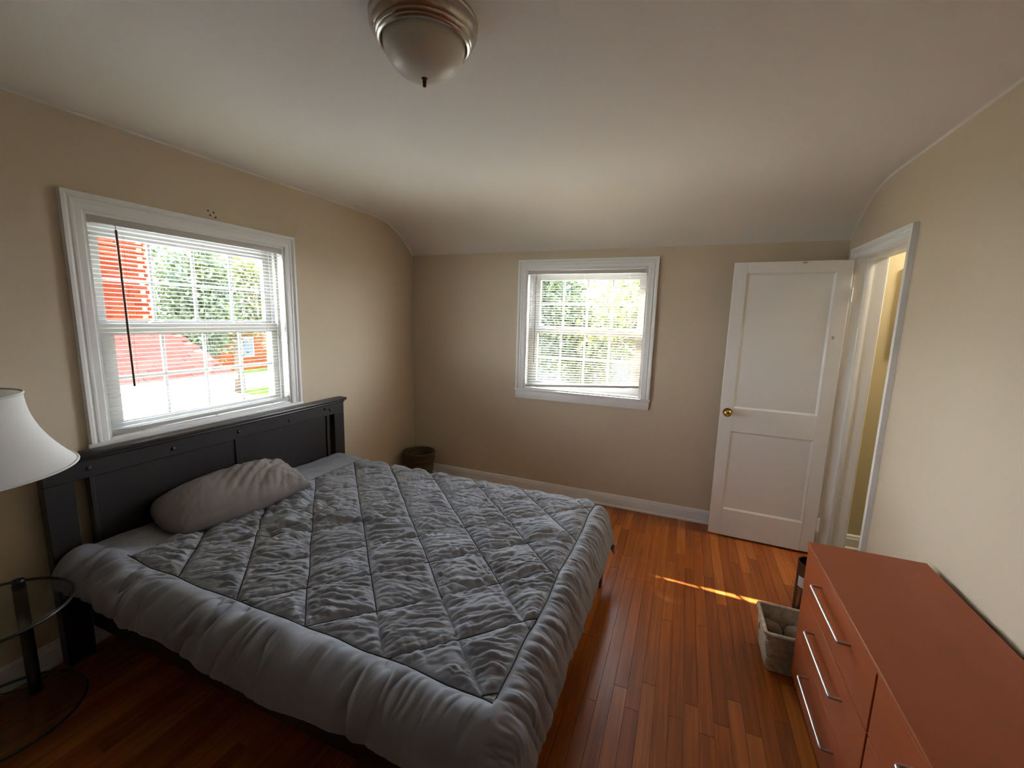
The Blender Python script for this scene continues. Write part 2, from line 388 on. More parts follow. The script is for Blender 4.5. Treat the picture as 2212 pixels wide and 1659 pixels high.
# M1: outward = -x ; local x -> y axis: rotate +90deg about z sends x->y, y->-x (outward)
blind('open cream slatted blind with a maroon wand in the window behind the headboard', M1, LW1, math.radians(-8), -.014, .984, .992, -2.362, 1.952, 1.213, M_WAND1, .0048, math.pi/2)
# M2: outward = +y ; no rotation
blind('half-closed cream slatted blind with a thin black wand in the back wall window', M2, LW2, math.radians(11), -.006, .984, 1.050, 1.277, 1.952, 1.204, M_WAND2, .0030, 0)

# ------------------------------------------------------------------ doorway, door, hall
dz, y0, y1 = DO['z'], DO['y0'], DO['y1']
MR = lambda u, v, n: (RW - n, u, v)
MRh = lambda u, v, n: (RW + T + n, u, v)
fr = struct('trim_1', None, (RW, (y0+y1)/2, 0), 'white painted door frame around the open doorway')
for MM in (MR, MRh):
    obj('casing_head', casing_piece(MM, lambda q: ((y0-.004-q*.8, dz+.004+q*.8), (y1+.004+q*.8, dz+.004+q*.8))), fr)
    obj('casing_side', casing_piece(MM, lambda q: ((y0-.004-q*.8, 0), (y0-.004-q*.8, dz+.004+q*.8))), fr)
    obj('casing_side', casing_piece(MM, lambda q: ((y1+.004+q*.8, 0), (y1+.004+q*.8, dz+.004+q*.8))), fr)
obj('jamb', B(RW-.002, RW+T+.002, y0-.02, y0, 0, dz+.02).mesh('jamb', M_TRIM), fr)
obj('jamb', B(RW-.002, RW+T+.002, y1, y1+.02, 0, dz+.02).mesh('jamb', M_TRIM), fr)
obj('head_jamb', B(RW-.002, RW+T+.002, y0, y1, dz, dz+.02).mesh('jamb', M_TRIM), fr)
obj('door_stop', B(RW+.050, RW+.085, y0, y0+.012, 0, dz-.012).mesh('stop', M_TRIM, bevel=.002), fr)
obj('door_stop', B(RW+.050, RW+.085, y1-.012, y1, 0, dz-.012).mesh('stop', M_TRIM, bevel=.002), fr)
obj('door_stop', B(RW+.050, RW+.085, y0, y1, dz-.012, dz).mesh('stop', M_TRIM, bevel=.002), fr)

# door leaf (local: x from hinge 0 to -DW, thickness y -.0175..+.0175, z up), swung back against the wall
DW, DHH, TH = .672, 1.996, .0175
door = struct('door_1', None, (3.462, -.192, .016), 'white two-panel door standing open against the back wall')
DANG = .045
def dpart(n_, me, par=door):
    o = bpy.data.objects.new(n_, me); COL.objects.link(o); o.parent = par; return o
ST = .083
pz = [(.205, .805), (.975, 1.925)]
dpart('stile', B(-ST, 0, -TH, TH, 0, DHH).mesh('stile', M_DOOR, bevel=.002, seg=1))
dpart('stile', B(-DW, -DW+ST, -TH, TH, 0, DHH).mesh('stile', M_DOOR, bevel=.002, seg=1))
for (a, c) in ((0, pz[0][0]), (pz[0][1], pz[1][0]), (pz[1][1], DHH)):
    dpart('rail', B(-DW+ST, -ST, -TH, TH, a, c).mesh('rail', M_DOOR))
for (a, c) in pz:
    p = dpart('panel', B(-DW+ST-.004, -ST+.004, -.007, .007, a-.004, c+.004).mesh('panel', M_DOOR))
    for sgn in (-1, 1):     # sloping bead round the panel
        f0, f1 = sgn*TH*.98, sgn*.0071; xa, xb = -DW+ST, -ST; g = .013
        o4 = [(xa, f0, a), (xb, f0, a), (xb, f0, c), (xa, f0, c)]; i4 = [(xa+g, f1, a+g), (xb-g, f1, a+g), (xb-g, f1, c-g), (xa+g, f1, c-g)]
        dpart('bead', MB().add(o4 + i4, [(k, (k+1) % 4, 4+(k+1) % 4, 4+k) for k in range(4)]).mesh('bead', M_DOOR, recalc=False), p)
kx, kz = -DW + .050, .940
for sgn in (-1, 1):
    ros = dpart('rosette', MB().lathe([(.0001, sgn*(TH+.007)), (.022, sgn*(TH+.007)), (.031, sgn*(TH+.004)), (.032, sgn*TH)], (kx, 0, kz), 28, 'y').mesh('rosette', M_ROSETTE, smooth=True, angle=.6))
    dpart('knob', MB().lathe([(.009, sgn*(TH+.004)), (.009, sgn*(TH+.022)), (.016, sgn*(TH+.028)), (.0245, sgn*(TH+.036)), (.0265, sgn*(TH+.045)), (.024, sgn*(TH+.053)), (.015, sgn*(TH+.058)), (.011, sgn*(TH+.056)), (.0001, sgn*(TH+.055))], (kx, 0, kz), 28, 'y').mesh('knob', M_BRASS, smooth=True, angle=.9))
dpart('latch_plate', B(-DW-.0012, -DW+.001, -.012, .012, kz-.028, kz+.028).mesh('latch', M_BRASS))
for hz in (.22, 1.78):
    dpart('hinge', MB().lathe([(.0001, hz-.045), (.007, hz-.045), (.007, hz+.045), (.0001, hz+.045)], (.006, -TH-.004, 0), 10).mesh('hinge', M_DOOR, smooth=True, angle=.6))
for (cx, cz, r1, r2) in ((-.262, 1.986, .020, .006), (-.058, 1.502, .010, .014)):
    pts = [(cx + r1*math.cos(a)*random.uniform(.7, 1), -TH-.0004, cz + r2*math.sin(a)*random.uniform(.7, 1)) for a in [2*math.pi*k/11 for k in range(11)]]
    dpart('paint_chip', MB().add(pts, [tuple(range(11))]).mesh('chip', M_CHIP, recalc=False))['label'] = 'tan chip in the white paint'
door.rotation_euler = (0, 0, -DANG)

# hall beyond the doorway
hx0, hx1, hy0, hy1 = RW + T, 4.75, -2.2, .02
struct('wall_hall', (lambda b: (b.box(hx0-.02, hx1, hy1, hy1+.1, -.06, 2.5), b.box(hx1, hx1+.1, hy0, hy1+.1, -.06, 2.5), b.box(hx0, hx1, hy0-.1, hy0, -.06, 2.5))[0])(MB()).mesh('wall', M_HALLWALL))
struct('floor_hall', B(RW + .0, hx1, hy0, hy1, -.06, -.001).mesh('floor', M_SUB))
struct('ceiling_hall', B(hx0-.02, hx1+.1, hy0-.1, hy1+.1, 2.42, 2.5).mesh('ceiling', M_CEIL))
baseboard('baseboard_hall', (hx0, hy1, 0), (hx1, hy1, 0), (0, -1, 0))
b = MB(); fx0, fx1, fz0, fz1 = 3.790, 4.16, 1.43, 1.98
wfm = thing('wall_frame', 'white frame edge on the yellowish hall wall beyond the doorway', 'frame', ((fx0+fx1)/2, hy1, fz0))
for (a, c, e, f) in ((fx0, fx0+.03, fz0, fz1), (fx1-.03, fx1, fz0, fz1), (fx0+.03, fx1-.03, fz0, fz0+.03), (fx0+.03, fx1-.03, fz1-.03, fz1)):
    obj('frame_side', B(a, c, hy1-.022, hy1, e, f).mesh('side', M_TRIM, bevel=.003), wfm)
obj('backing', B(fx0+.03, fx1-.03, hy1-.008, hy1, fz0+.03, fz1-.03).mesh('back', M_DOOR), wfm)
hl = thing('hall_light', 'round ceiling light in the hall beyond the doorway', 'light', (4.25, -.30, 2.42))
M_HL = bpy.data.materials.new('hall_lamp_glow'); M_HL.use_nodes = True
_b = M_HL.node_tree.nodes['Principled BSDF']; _b.inputs['Emission Color'].default_value = (1, .90, .72, 1); _b.inputs['Emission Strength'].default_value = 12
obj('lamp_globe', MB().lathe([(.0001, -.09), (.06, -.085), (.11, -.06), (.13, -.02), (.13, -.01)], (4.25, -.30, 2.42), 32).mesh('globe', M_HL, smooth=True), hl)
obj('lamp_base', MB().lathe([(.132, -.02), (.145, -.012), (.145, 0), (.0001, 0)], (4.25, -.30, 2.42), 32).mesh('base', M_NICKEL, smooth=True, angle=.6), hl)

# ------------------------------------------------------------------ ceiling light
cl = thing('ceiling_light', 'flush ceiling light with frosted glass dome and brushed nickel ring', 'light', (1.755, -2.435, H))
c0 = (1.755, -2.435, H)
obj('canopy_ring', MB().lathe([(.060, 0), (.150, 0), (.153, -.004), (.152, -.010), (.149, -.013), (.152, -.018), (.150, -.030), (.143, -.041), (.137, -.046), (.139, -.050), (.136, -.055), (.131, -.058), (.132, -.062), (.128, -.067), (.122, -.068), (.119, -.064), (.118, -.052)], c0, 72).mesh('ring', M_NICKEL, smooth=True, angle=math.radians(50)), cl)
dome = [(.116, -.050), (.1155, -.066), (.113, -.082), (.107, -.098), (.097, -.113), (.082, -.127), (.063, -.138), (.042, -.145), (.020, -.149), (.0001, -.150)]
obj('glass_dome', MB().lathe(dome, c0, 64).mesh('dome', M_FROST, smooth=True), cl)
obj('finial', MB().lathe([(.009, -.148), (.009, -.151), (.0045, -.153), (.0062, -.157), (.0062, -.161), (.0042, -.163), (.0058, -.167), (.0045, -.172), (.0001, -.174)], c0, 16).mesh('finial', M_FINIAL, smooth=True), cl)

# ------------------------------------------------------------------ bed
HX0, HX1 = .035, .085
HY0, HY1 = -2.752, -1.055
bed = thing('bed', 'dark espresso wooden bed frame with a tall panelled headboard', 'bed', (1.1, -1.9, 0))
hb = obj('headboard', B(HX0+.014, HX1-.016, HY0+.165, HY1-.165, .30, .845).mesh('panel', M_ESP), bed)
obj('top_cap', B(HX0-.014, HX1+.016, HY0-.022, HY1+.022, .930, .952).mesh('cap', M_ESP, bevel=.006), hb)
obj('cap_moulding', B(HX0-.004, HX1+.007, HY0-.006, HY1+.006, .916, .930).mesh('cap', M_ESP, bevel=.005), hb)
obj('top_rail', B(HX0, HX1, HY0, HY1, .838, .916).mesh('rail', M_ESP, bevel=.002, seg=1), hb)
for (a, c) in ((HY0, HY0+.098), (HY1-.098, HY1)): obj('post', B(HX0, HX1, a, c, 0, .838).mesh('post', M_ESP, bevel=.002, seg=1), hb)
for yc in (-1.905,): obj('stile', B(HX0+.01, HX1-.008, yc-.020, yc+.020, .30, .838).mesh('stile', M_ESP, bevel=.003, seg=1), hb)
obj('panel_edge', B(HX0+.006, HX1-.006, HY0+.150, HY0+.168, .30, .838).mesh('edge', M_ESP, bevel=.003, seg=1), hb)
obj('panel_edge', B(HX0+.006, HX1-.006, HY1-.168, HY1-.140, .30, .838).mesh('edge', M_ESP, bevel=.003, seg=1), hb)
obj('bottom_rail', B(HX0, HX1, HY0+.098, HY1-.098, .22, .30).mesh('rail', M_ESP), hb)
for (y, z) in ((-1.548, .873), (-1.241, .893), (-1.192, .880), (-1.905, .880), (-2.26, .875), (-2.60, .880)):
    obj('bolt_cover', MB().lathe([(.0001, .007), (.006, .0065), (.0105, .003), (.0115, 0)], (HX1, y, z), 14, 'x').mesh('bolt', M_ESP, smooth=True), hb)
for (a, c) in ((-2.655, -2.625), (-1.185, -1.155)):
    obj('side_rail', B(HX1, 2.13, a, c, .14, .33).mesh('rail', M_ESP, bevel=.003, seg=1), bed)
obj('foot_rail', B(2.13, 2.158, -2.655, -1.155, .10, .36).mesh('rail', M_BEDWOOD, bevel=.003, seg=1), bed)
for (a, c) in ((-2.672, -2.612), (-1.198, -1.138)):
    obj('leg', B(2.105, 2.163, a, c, 0, .40).mesh('leg', M_BEDWOOD, bevel=.003, seg=1), bed)
obj('slat_base', B(HX1, 2.13, -2.625, -1.185, .22, .25).mesh('base', M_ESP), bed)
mt = tag(obj('mattress', B(.09, 2.085, -2.628, -1.162, .252, .470).mesh('mattress', M_MATT, bevel=.035, seg=3)), 'mattress under the grey quilted comforter', 'mattress')

# ---- gradient noise
_rs = np.random.RandomState(3); _perm = np.concatenate([_rs.permutation(512)]*2); _ga = _rs.rand(512)*2*np.pi
def perlin(x, y, seed=0):
    xi = np.floor(x).astype(int); yi = np.floor(y).astype(int); xf = x - xi; yf = y - yi
    def g(i, j, dx, dy):
        h = _perm[(_perm[(i + seed*37) & 511] + j + seed*101) & 511]; a = _ga[h]; return np.cos(a)*dx + np.sin(a)*dy
    u = xf*xf*xf*(xf*(xf*6-15)+10); v = yf*yf*yf*(yf*(yf*6-15)+10)
    n00 = g(xi, yi, xf, yf); n10 = g(xi+1, yi, xf-1, yf); n01 = g(xi, yi+1, xf, yf-1); n11 = g(xi+1, yi+1, xf-1, yf-1)
    return (n00*(1-u) + n10*u)*(1-v) + (n01*(1-u) + n11*u)*v      # about -.7 .. .7
def billow(x, y, s): return np.abs(perlin(x, y, s)*1.4)**.78*1.5 - .55
def smooth(a, b, x): t = np.clip((x-a)/(b-a), 0, 1); return t*t*(3-2*t)

# ---- quilted comforter
CXF, CYN, CYF = 2.055, -2.628, -1.180           # where the cloth starts to bend: foot, near side, far side
Z0 = .500; RB = .095
GP = .345                                      # quilting repeat
NX, NY = 640, 560
def sheet_ext(fx, fy):
    """sheet coordinates for 0..1 parameters, hems slightly irregular"""
    ymin = -2.800 + .016*np.sin(fx*7+1) + .006*np.sin(fx*19+1); ymax = -.865 + .01*np.sin(fx*11)
    Y = ymin + (ymax-ymin)*fy
    xmax = 2.290 + .055*fy + .010*np.sin(fy*14) + .006*np.sin(fy*37)
    xmin = .092 + .012*np.sin(fy*8)
    X = xmin + (xmax-xmin)*fx
    return X, Y
def quilt_height(X, Y):
    XN, YN, XF_, YF_ = .32, -2.605, 2.088, -.985
    a = X + Y; bq = X - Y
    ca, cb_ = -.555, 4.66
    YN = YN + .020*perlin(X*4.5, X*0+.3, 6); XF_ = XF_ + .010*perlin(Y*5, Y*0+.7, 7)
    wob = .010*perlin(X*4, Y*4, 5)
    da = np.abs((a - ca + wob + GP/2) % GP - GP/2)/math.sqrt(2)
    db = np.abs((bq - cb_ - wob + GP/2) % GP - GP/2)/math.sqrt(2)
    inside = (X > XN) & (X < XF_) & (Y > YN) & (Y < YF_)
    ds = np.minimum.reduce([np.abs(X-XN) + 1e3*((Y < YN) | (Y > YF_)), np.abs(X-XF_) + 1e3*((Y < YN) | (Y > YF_)),
                            np.abs(Y-YN) + 1e3*((X < XN) | (X > XF_)), np.abs(Y-YF_) + 1e3*((X < XN) | (X > XF_))])
    d = np.where(inside, np.minimum(np.minimum(da, db), ds), ds)
    h = .030*(1-np.exp(-(d/.026)**.8))
    la = (Y-X)/math.sqrt(2); sa = (X+Y)/math.sqrt(2)
    amp = .75 + .6*perlin(X*2.3, Y*2.3, 9)
    wx = .022*perlin(X*8, Y*8, 21) + .008*perlin(X*23, Y*23, 23); wy = .022*perlin(X*8+5, Y*8+3, 22) + .008*perlin(X*23, Y*23+4, 24)
    # puckers running away from the stitch lines
    pa = billow((la+wx)/.034, (sa+wy)/.17, 31); pb = billow((sa+wy)/.040, (la+wx)/.17, 32)
    h = h + np.where(inside, amp*(.0150*np.exp(-da/.095)*pa + .0085*np.exp(-db/.06)*pb + .0045*np.exp(-d/.05)*billow((la+wx)/.016, (sa+wy)/.06, 33))*smooth(0, .010, d), 0)
    # long crumples in the cloth between
    ia = np.floor((a-ca+wob)/GP).astype(int); ib = np.floor((bq-cb_-wob)/GP).astype(int)
    hsh = _ga[_perm[(_perm[ia & 511] + ib*7) & 511]]/(2*np.pi)
    ang = .46 + .75*(hsh-.5) ; off = hsh*9.0; c_, s_ = np.cos(ang), np.sin(ang)
    u = (X+wx)*c_ + (Y+wy)*s_; v = -(X+wx)*s_ + (Y+wy)*c_
    cr = billow(u/.20+off, v/.050, 51)*.0150 + billow(u/.12, v/.023+off, 52)*.0075 + billow(u/.05, v/.04, 53)*.0035
    h = h + np.where(inside, cr*(.45+1.3*np.clip(perlin(X*3.4, Y*3.4, 61)+.30, 0, 1))*smooth(0, .03, d), 0)
    # loose gathers on the border: folds at right angles to the seam
    near = smooth(0, .034, YN - Y); foot = smooth(0, .04, X - XF_); head = smooth(0, .05, XN - X)
    bend = .10*perlin(X*2.1, Y*0+.4, 77); fold_n = billow((X + (.35+6*bend)*(YN-Y) + wx*1.3)/.070, (Y)/.22, 71); fold_n2 = billow((X + .3*(YN-Y) + wx*.5)/.026, Y/.25, 72)
    dn = np.maximum(0, YN-Y)
    fold_w = perlin((X + .5*dn)/.16, Y/.5, 79)
    h = h + near*(1-foot)*(.036*fold_n*(.15+1.25*smooth(-.3, .35, perlin(X*4.1, Y*2, 78)))*np.exp(-(dn/.17)**2) + .012*fold_n2*np.exp(-dn/.07) + .014*fold_w + .016*smooth(0, .06, dn))
    fold_f = billow((Y - .45*(X-XF_) + wy*.7)/.050, X/.30, 73); fold_f2 = billow((Y+wy)/.022, X/.2, 74)
    df = np.maximum(0, X-XF_); h = h + foot*(.022*fold_f*np.exp(-df/.16) + .010*fold_f2*np.exp(-df/.09) + .010*perlin((Y+.4*df)/.13, X/.4, 80) + .010)
    h = h + head*(.006*billow(X/.08, Y/.2, 75))
    # rumpled heap by the pillow, one long fold, low swell
    rump = np.exp(-(((X-.62)/.28)**2 + ((Y+2.02)/.36)**2))
    h = h + rump*(.020 + .030*billow((X*.8+Y*.6+wx)/.11, (Y*.8-X*.6+wy)/.07, 81))
    fx_, fy_ = X-.95, Y+1.93; q = -.45*fx_ + .89*fy_; l_ = .89*fx_ + .45*fy_
    h = h + .020*np.exp(-(q/.016)**2)*np.exp(-(l_/.20)**2)
    h = h + .014*perlin(X*1.6+3, Y*1.6, 91)
    return h
def sheet_map(X, Y, h):
    qx = np.minimum(X, CXF); qy = np.clip(Y, CYN, CYF); vx = X-qx; vy = Y-qy; r = np.sqrt(vx*vx+vy*vy)+1e-9
    dx, dy = vx/r, vy/r; arc = RB*math.pi/2
    corner = (np.abs(vx) > 1e-6) & (np.abs(vy) > 1e-6)
    fl_ = np.where(corner, .20 + .12*np.sin(2*np.arctan2(np.abs(vy), np.abs(vx)))**2, .20)
    th = np.minimum(r, arc)/RB
    o_ = RB*np.sin(th) + np.maximum(0, r-arc)*fl_; dzz = -RB*(1-np.cos(th)) - np.maximum(0, r-arc)*np.sqrt(1-fl_**2)
    nx_, nz_ = np.sin(th), np.cos(th)
    return np.stack([qx + dx*(o_+h*nx_), qy + dy*(o_+h*nx_), Z0 + dzz + h*nz_], -1)
fx, fy = np.meshgrid(np.linspace(0, 1, NX), np.linspace(0, 1, NY), indexing='ij')
SX, SY = sheet_ext(fx, fy)
Pz = sheet_map(SX, SY, quilt_height(SX, SY))
# sink slightly under the pillow and rest on the mattress
me = bpy.data.meshes.new('comforter')
idx = np.arange(NX*NY).reshape(NX, NY)
quads = np.stack([idx[:-1, :-1], idx[1:, :-1], idx[1:, 1:], idx[:-1, 1:]], -1).reshape(-1, 4)
me.vertices.add(NX*NY); me.vertices.foreach_set('co', Pz.reshape(-1).astype(np.float32))
me.loops.add(quads.size); me.loops.foreach_set('vertex_index', quads.reshape(-1).astype(np.int32))
me.polygons.add(len(quads)); me.polygons.foreach_set('loop_start', np.arange(0, quads.size, 4, dtype=np.int32))
try: me.polygons.foreach_set('loop_total', np.full(len(quads), 4, dtype=np.int32))
except Exception: pass
me.update(calc_edges=True); me.validate(); me.polygons.foreach_set('use_smooth', np.ones(len(me.polygons), dtype=bool)); me.materials.append(M_DUVET)
duv = tag(obj('comforter', me), 'rumpled grey diamond-quilted comforter spread over the bed', 'comforter')
sd = duv.modifiers.new('thickness', 'SOLIDIFY'); sd.thickness = .014; sd.offset = -1; sd.use_rim_only = True
# stitching: thread lying in the seams, dark to paint in the valley shade too
def seam(pts):
    X = np.array([p[0] for p in pts]); Y = np.array([p[1] for p in pts]); P_ = sheet_map(X, Y, quilt_height(X, Y) + .0040); return [tuple(p) for p in P_]
def seg(p, q, step=.012):
    n = max(2, int(math.hypot(q[0]-p[0], q[1]-p[1])/step)); return [(p[0]+(q[0]-p[0])*k/n, p[1]+(q[1]-p[1])*k/n) for k in range(n+1)]
XN, YN, XF_, YF_ = .32, -2.605, 2.088, -.985
def wyn(x): return YN + .020*float(perlin(np.array([x*4.5]), np.array([.3]), 6)[0])
def wxf(y): return XF_ + .010*float(perlin(np.array([y*5.]), np.array([.7]), 7)[0])
lines = [[(x, wyn(x)) for x, _ in seg((XN, YN), (XF_, YN))], [(wxf(y), y) for _, y in seg((XF_, YN), (XF_, YF_))], seg((XN, YN), (XN, YF_)), seg((XN, YF_), (XF_, YF_))]
def wobbled(kind, c):
    """follow the wavering stitch line a=c or b=c inside the seam rectangle"""
    res = []
    for t in np.arange(-4, 4, .012):
        if kind == 'a': X, Y = (c+t)/2, (c-t)/2
        else: X, Y = (c+t)/2, (t-c)/2
        w = float(.010*perlin(np.array([X*4.]), np.array([Y*4.]), 5)[0])
        if kind == 'a': X -= w/2; Y -= w/2
        else: X += w/2; Y -= w/2
        if XN < X < wxf(Y) and wyn(X) < Y < YF_: res.append((X, Y))
    return res
for k in range(-8, 9):
    for kind, c in (('a', -.555 + k*GP), ('b', 4.66 + k*GP)):
        l_ = wobbled(kind, c)
        if len(l_) > 4: lines.append(l_)
b = MB()
for l_ in lines: b.tube(seam(l_), .0022, 5)
obj('stitching', b.mesh('stitching', M_THREAD, smooth=True), duv)

# ---- pillow
def pillow(a, c, hgt, N=90):
    u, v = np.meshgrid(np.linspace(-1, 1, N), np.linspace(-1, 1, N), indexing='ij')
    th = np.sqrt(np.clip((1-np.abs(u)**2.3)*(1-np.abs(v)**2.5), 0, 1))**.9*(.86+.14*v)
    rnd = 1-(.07+.11*(v < 0))*(u*v)**2; px = a*u*(1-.04*(1-v**2)*u**2)*rnd; py = c*v*(1-.04*(1-u**2)*v**2)*rnd
    r_ = np.sqrt((np.abs(u)-1)**2 + (np.abs(v)-1)**2); an = np.arctan2(1-np.abs(v), 1-np.abs(u)) + np.sign(u)*3 + np.sign(v)*7
    sm_ = smooth(-.35, .75, v)
    wr_ = (billow(v*4.2+u*1.6+.25*np.sin(u*3), u*.9, 17)*.017 + billow(v*8.5+u*2.2, u*1.4, 18)*.006)*(.25+sm_) + billow(an*3.2, r_*1.2, 15)*np.exp(-r_/.45)*.012 + perlin(v*1.7, u*1.7, 19)*.010
    top = hgt*(.5*th + wr_*7*th**.6*.55); bot = -hgt*.34*th
    vs_ = np.concatenate([np.stack([px, py, top], -1).reshape(-1, 3), np.stack([px, py, bot], -1).reshape(-1, 3)])
    id_ = np.arange(N*N).reshape(N, N); q = np.stack([id_[:-1, :-1], id_[1:, :-1], id_[1:, 1:], id_[:-1, 1:]], -1).reshape(-1, 4)
    b = MB(); b.v = [tuple(p) for p in vs_.tolist()]; b.f = [tuple(f) for f in q.tolist()] + [tuple(x + N*N for x in f[::-1]) for f in q.tolist()]
    return b.mesh('pillow', M_PILLOW, smooth=True, merge=True)
pl = tag(obj('pillow', pillow(.200, .365, .285), loc=(.262, -2.085, .588), rot=(math.radians(3), math.radians(10), math.radians(-9))), 'wrinkled taupe pillow lying against the headboard', 'pillow')

# ------------------------------------------------------------------ dresser
DX, DYA, DYB, DZ = 3.067, -1.550, -2.985, .692
dr = thing('dresser', 'low cherry-brown dresser with two columns of drawers and bar handles', 'dresser', (3.26, -2.27, 0))
DXB = 3.455
obj('top_panel', B(DX-.004, DXB, DYB, DYA, DZ-.018, DZ).mesh('top', M_CHERRY, bevel=.0015, seg=1), dr)
obj('highlight_strip', B(DX-.0055, DX-.004, DYB, DYA, DZ-.0035, DZ-.0008).mesh('edge', M_EDGE_HL), dr)  # lighter strip paints the highlight along the top's front edge
obj('side_panel', B(DX+.018, DXB-.002, DYA-.018, DYA, 0, DZ-.018).mesh('side', M_CHERRY, bevel=.001, seg=1), dr)
obj('side_panel', B(DX+.018, DXB-.002, DYB, DYB+.018, 0, DZ-.018).mesh('side', M_CHERRY, bevel=.001, seg=1), dr)
obj('carcass', B(DX+.022, DXB-.004, DYB+.018, DYA-.018, .07, DZ-.02).mesh('carcass', M_DARK), dr)
obj('plinth', B(DX+.045, DX+.063, DYB+.018, DYA-.018, 0, .07).mesh('plinth', M_CHERRY), dr)
rows = [(.483, .669), (.283, .479), (.074, .279)]
cols = [(DYA - .002, -2.2565), (-2.2670, DYB + .002)]
for (ya, yb) in cols:
    for (za, zb), hz in zip(rows, (.614, .417, .222)):
        d_ = obj('drawer', B(DX, DX+.018, yb, ya, za, zb).mesh('drawer', M_CHERRY, bevel=.0012, seg=1), dr)
        yc = (ya+yb)/2 - .018; hl_ = .158; so_ = .034; r_ = .0052
        pts = [(DX+.001, yc+hl_, hz), (DX-so_*.75, yc+hl_, hz)]
        for k in range(1, 5): a_ = k/4*math.pi/2; pts.append((DX-so_*.75-so_*.25*math.sin(a_), yc+hl_-so_*.25*(1-math.cos(a_)), hz))
        for k in range(0, 5): a_ = k/4*math.pi/2; pts.append((DX-so_*.75-so_*.25*math.cos(a_), yc-hl_+so_*.25*(1-math.sin(a_)), hz))
        pts.append((DX+.001, yc-hl_, hz))
        obj('handle', MB().tube(pts, r_, 12).mesh('handle', M_STEEL, smooth=True, angle=.9), d_)['label'] = 'brushed steel bar handle'

# ------------------------------------------------------------------ woven white basket with balls
BX0, BX1, BY0, BY1, BH = 2.962, 3.225, -1.515, -1.272, .205
bk = thing('storage_basket', 'small pale woven rectangular basket on the floor at the end of the dresser', 'basket', ((BX0+BX1)/2, (BY0+BY1)/2, 0))
def ring_rect(z, ins, rnd=.016, jit=0):
    pts = []; x0_, x1_, y0_, y1_ = BX0+ins, BX1-ins, BY0+ins, BY1-ins
    for (cx_, cy_, a0) in ((x1_-rnd, y1_-rnd, 0), (x0_+rnd, y1_-rnd, 90), (x0_+rnd, y0_+rnd, 180), (x1_-rnd, y0_+rnd, 270)):
        for k in range(4): a_ = math.radians(a0 + 30*k); pts.append((cx_+rnd*math.cos(a_), cy_+rnd*math.sin(a_), z))
    return pts
nst = 17
for i in range(nst):
    z = .010 + i*(BH-.024)/(nst-1); ins = .018*(1 - i/(nst-1)) + random.uniform(-.0012, .0012)
    obj('woven_strand', MB().tube(ring_rect(z, ins+.006), .0066, 6, closed=True).mesh('strand', M_BASKET, smooth=True), bk)
obj('rim', MB().tube(ring_rect(BH-.006, .002), .0095, 8, closed=True).mesh('rim', M_BASKET, smooth=True), bk)
b = MB()
lo = ring_rect(.012, .030); hi = ring_rect(BH-.010, .013); k = len(lo)
b.add(lo + hi, [(i, (i+1) % k, k+(i+1) % k, k+i) for i in range(k)]); b.add(lo, [tuple(range(k))])
obj('liner', b.mesh('liner', M_BASKET, recalc=False), bk)
for i, (x, y, z, r, lb) in enumerate(((3.014, -1.352, .122, .046, 'taupe felted ball in the woven basket, leftmost of the three'),
                                       (3.118, -1.350, .116, .046, 'taupe felted ball at the dresser side of the woven basket'),
                                       (3.066, -1.446, .112, .046, 'taupe felted ball at the front of the woven basket'))):
    bm = bmesh.new(); bmesh.ops.create_icosphere(bm, subdivisions=3, radius=r)
    for v in bm.verts:
        n_ = v.co.normalized(); v.co *= 1 + .05*math.sin(n_.x*4+i*2)*math.cos(n_.y*5+i); v.co.z *= .86; v.co.x *= 1.10
    me = bpy.data.meshes.new('ball'); bm.to_mesh(me); bm.free()
    for p in me.polygons: p.use_smooth = True
    me.materials.append(M_BALL)
    tag(obj('felt_ball', me, loc=(x, y, z), rot=(.3*i, .2, i)), lb, 'ball', 'felt balls in the basket')
# dark canister behind
can = thing('canister', 'tall dark cylindrical canister standing behind the dresser end', 'canister', (3.262, -.935, 0))
obj('body', MB().lathe([(.0001, .004), (.058, .004), (.062, 0), (.064, .01), (.064, .285), (.066, .290), (.066, .300), (.060, .300), (.060, .03), (.0001, .03)], (3.262, -.935, 0), 32).mesh('body', M_CAN, smooth=True, angle=.5), can)
b = MB(); ps = []
for z in (.165, .225):
    for k in range(6): a_ = math.radians(-158 + 9*k); ps.append((3.262 + .0646*math.cos(a_), -.935 + .0646*math.sin(a_), z))
obj('paper_label', b.add(ps, [(k, k+1, 6+k+1, 6+k) for k in range(5)]).mesh('label', M_LABEL, recalc=False), can)['label'] = 'small pale blue paper label'

# ------------------------------------------------------------------ round wicker basket in the corner
wk = thing('wicker_basket', 'round dark wicker wastebasket in the corner behind the bed', 'basket', (.200, -.205, 0))
c_ = (.200, -.205)
n = 15
for i in range(n):
    z = .012 + i*.262/(n-1); r_ = .105 + .036*(i/(n-1))**.8
    obj('wicker_coil', MB().tube([(c_[0] + (r_ + .0025*(1 if k % 2 else -1)*(1 if i % 2 else -1))*math.cos(2*math.pi*k/36), c_[1] + (r_ + .0025*(1 if k % 2 else -1)*(1 if i % 2 else -1))*math.sin(2*math.pi*k/36), z) for k in range(36)], .0105, 6, closed=True).mesh('coil', M_WICK, smooth=True), wk)
obj('rim', MB().tube([(c_[0]+.144*math.cos(2*math.pi*k/40), c_[1]+.144*math.sin(2*math.pi*k/40), .284) for k in range(40)], .011, 8, closed=True).mesh('rim', M_WICK, smooth=True), wk)
obj('bottom', MB().lathe([(.0001, .006), (.108, .006), (.108, .001)], (*c_, 0), 24).mesh('bottom', M_WICK), wk)

